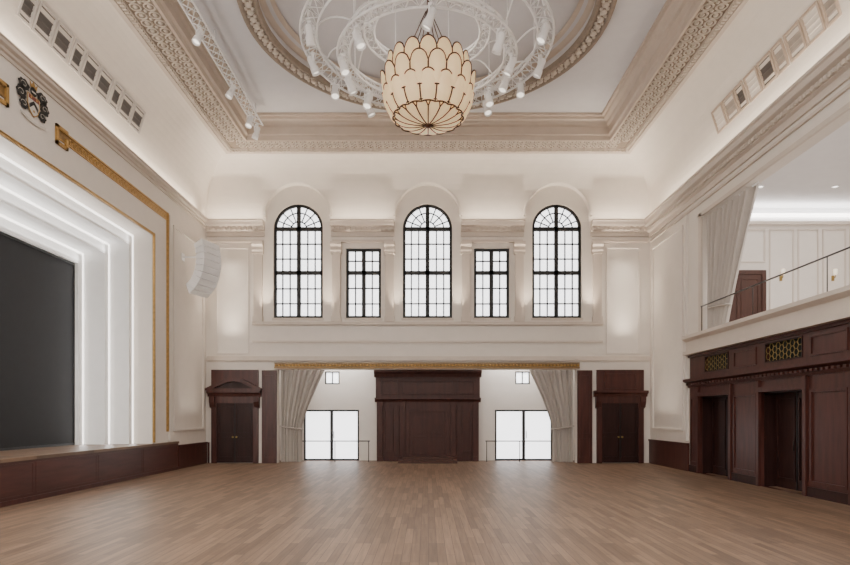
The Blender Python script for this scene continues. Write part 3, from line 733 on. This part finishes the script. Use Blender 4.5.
# spotlights
sl = thing('spotlight', (0,0,0), '', 'spotlight', 'spotlights on the ring trusses')
build(MB().box(-.05,.05,-.05,.05,-.07,.0).tube([(0,0,-.07),(0,0,-.13)],.02,8), 'clamp', WHITE, sl)
build(MB().box(-.14,.14,-.025,.025,-.15,-.125).box(-.14,-.125,-.025,.025,-.33,-.125).box(.125,.14,-.025,.025,-.33,-.125), 'yoke', WHITE, sl)
def cyl(prof):
    m = MB().lathe(prof,0,0,18)
    Mx = Matrix.Translation((0,0,-.33)) @ Matrix.Rotation(math.radians(-24),4,'X')
    bmesh.ops.transform(m.bm, matrix=Mx, verts=m.bm.verts); return m
build(cyl([(.001,.22),(.07,.215),(.098,.17),(.098,-.06),(.12,-.11),(.128,-.28),(.115,-.28),(.11,-.2),(.001,-.2)]), 'body', WHITE, sl)
build(cyl([(.001,-.22),(.112,-.22)]), 'lens', LENS, sl)
sl.scale = (.92,.92,.92)
ring = [(O,38,'white spotlight hanging lowest below the outer ring truss, %s of the chandelier base'),
 (O,62,'white spotlight on the far %s curve of the outer ring truss'),
 (O,86,'white spotlight at the widest %s point of the outer ring truss'),
 (O,108,'white spotlight on the near %s curve of the outer ring truss, topmost'),
 (I,52,'white spotlight under the middle ring truss, beside the chandelier, on its %s'),
 (I,76,'white spotlight on the middle ring truss, just beyond its widest %s point'),
 (I,100,'white spotlight on the middle ring truss, just in front of its widest %s point'),
 (I,128,'white spotlight on the near %s curve of the middle ring truss')]
ring = [(R,s*(a+random.uniform(-3,3)),lab % ('right' if s > 0 else 'left')) for R,a,lab in ring for s in (1,-1)] + [(I,178,'white spotlight hanging directly in front of the chandelier top')]
first = True
for R,a,lab in ring:
    t = math.radians(a); loc = (R*math.sin(t), 15.5+R*math.cos(t), (OZ if R == O else IZ)-.03)
    rot = (0,0,-t+random.uniform(-1.5,1.5))
    if first: sl.location = loc; sl.rotation_euler = rot; sl['label'] = lab; first = False
    else: dup(sl, loc, rot, lab)
for y,rz_,lab in ((14.9,-.6,'white spotlight under the straight truss, nearest the viewer'),(17.4,-1.2,'white spotlight under the middle of the straight truss'),(19.2,-.3,'white spotlight under the straight truss, second from its far end'),(19.95,-2.0,'white spotlight at the far end of the straight truss')):
    o = dup(sl, (-5.68,y,11.55), (0,0,rz_), lab); o['group'] = 'spotlights on the straight truss'; o.scale = (.82,.82,.82)

# ------------------------------------------------------------------ lights
def area(loc, rot, sx, sy, e, col=(1,1,1), spread=180):
    l = bpy.data.lights.new('area_lamp','AREA'); l.shape = 'RECTANGLE'; l.size = sx; l.size_y = sy; l.energy = e; l.color = col; l.spread = math.radians(spread)
    o = bpy.data.objects.new('area_lamp', l); C.objects.link(o); o.location = loc; o.rotation_euler = rot; return o
WARM = (1,.84,.67)
area((0,-2.8,6.5),(PI/2,0,0),14,7,480,(1,.985,.965))  # unseen fill light added behind the camera
area((0,4.5,11.3),(0,0,0),13,7,1330,(1,.985,.96))  # broad overhead fill added above the view, no fixture modelled
area((-8.3,12,9.33),(PI,math.radians(-20),0),.14,20,125,WARM)
area((8.26,12,9.33),(PI,math.radians(20),0),.14,20,125,WARM)
for a,b in SEG: area(((a+b)/2,22.64,9.33),(PI-math.radians(28),0,0),(b-a)*.9,.14,14,WARM)
# uplights washing the side panels and beside the windows
for x in (-7.47,7.53): area((x,22.66,4.15),(PI+math.radians(5),0,0),.7,.12,30,(1,.87,.72),60)
for x in (-6.17,6.22): area((x,22.72,5.5),(PI+math.radians(5),0,0),.1,.08,21,WARM,60)
for x in (-3.78,-1.14,1.18,3.84): area((x,22.72,5.5),(PI+math.radians(5),0,0),.1,.08,18,WARM,60)
# downward washes from the cornice on the end panels
for x in (-7.47,7.53): area((x,22.62,8.6),(math.radians(-4),0,0),.7,.1,17,(1,.89,.76),60)
# side wall end panels
area((-8.1,21.35,1.2),(PI,math.radians(5),0),.1,1.8,10,(1,.89,.76),75); area((8.18,21.35,1.2),(PI,math.radians(-5),0),.1,1.8,14,(1,.89,.76),75)
# stage wash: unseen lamps added out of frame, a tall one for the far jambs, a low one for the heads
area((-9.4,6.6,4.0),(PI/2,0,PI),1.7,5.4,560,(1,.985,.965),150)
area((-9.4,9.0,1.05),(PI,0,0),1.6,6.0,230,(1,.985,.965))
for i,(d0,d1) in enumerate(((0,-.6),(-.6,-1.2),(-1.2,-1.85))):       # lamps without fixtures, added to brighten the reveals
    u0,u1,v0,v1 = HOLES[i]; x = -8.5+d0*.2+d1*.8
    area((x,u1-.24,(v0+v1)/2),(PI/2,0,PI),.2,v1-v0-.1,15,(1,.985,.965),170)
    area((x,(u0+u1)/2,v1-.3),(PI,0,0),.2,u1-u0-.4,22,(1,.985,.965),170)
for x in (-3.8,3.8): area((x,23.75,4.35),(0,0,0),3,.4,60)
area((13,14,9.7),(0,0,0),6,12,850,(1,.985,.97))
area((13,22.6,9.35),(PI-.25,0,0),7.5,.1,80,(1,.98,.95))
pl = bpy.data.lights.new('chandelier_lamp','POINT'); pl.energy = 80; pl.color = (1,.94,.86); pl.shadow_soft_size = .3
po = bpy.data.objects.new('chandelier_lamp', pl); C.objects.link(po); po.location = (CX,CY,11.3)
w = bpy.data.worlds.new('world'); bpy.context.scene.world = w; w.use_nodes = True
w.node_tree.nodes['Background'].inputs['Color'].default_value = (.9,.95,1,1); w.node_tree.nodes['Background'].inputs['Strength'].default_value = .6
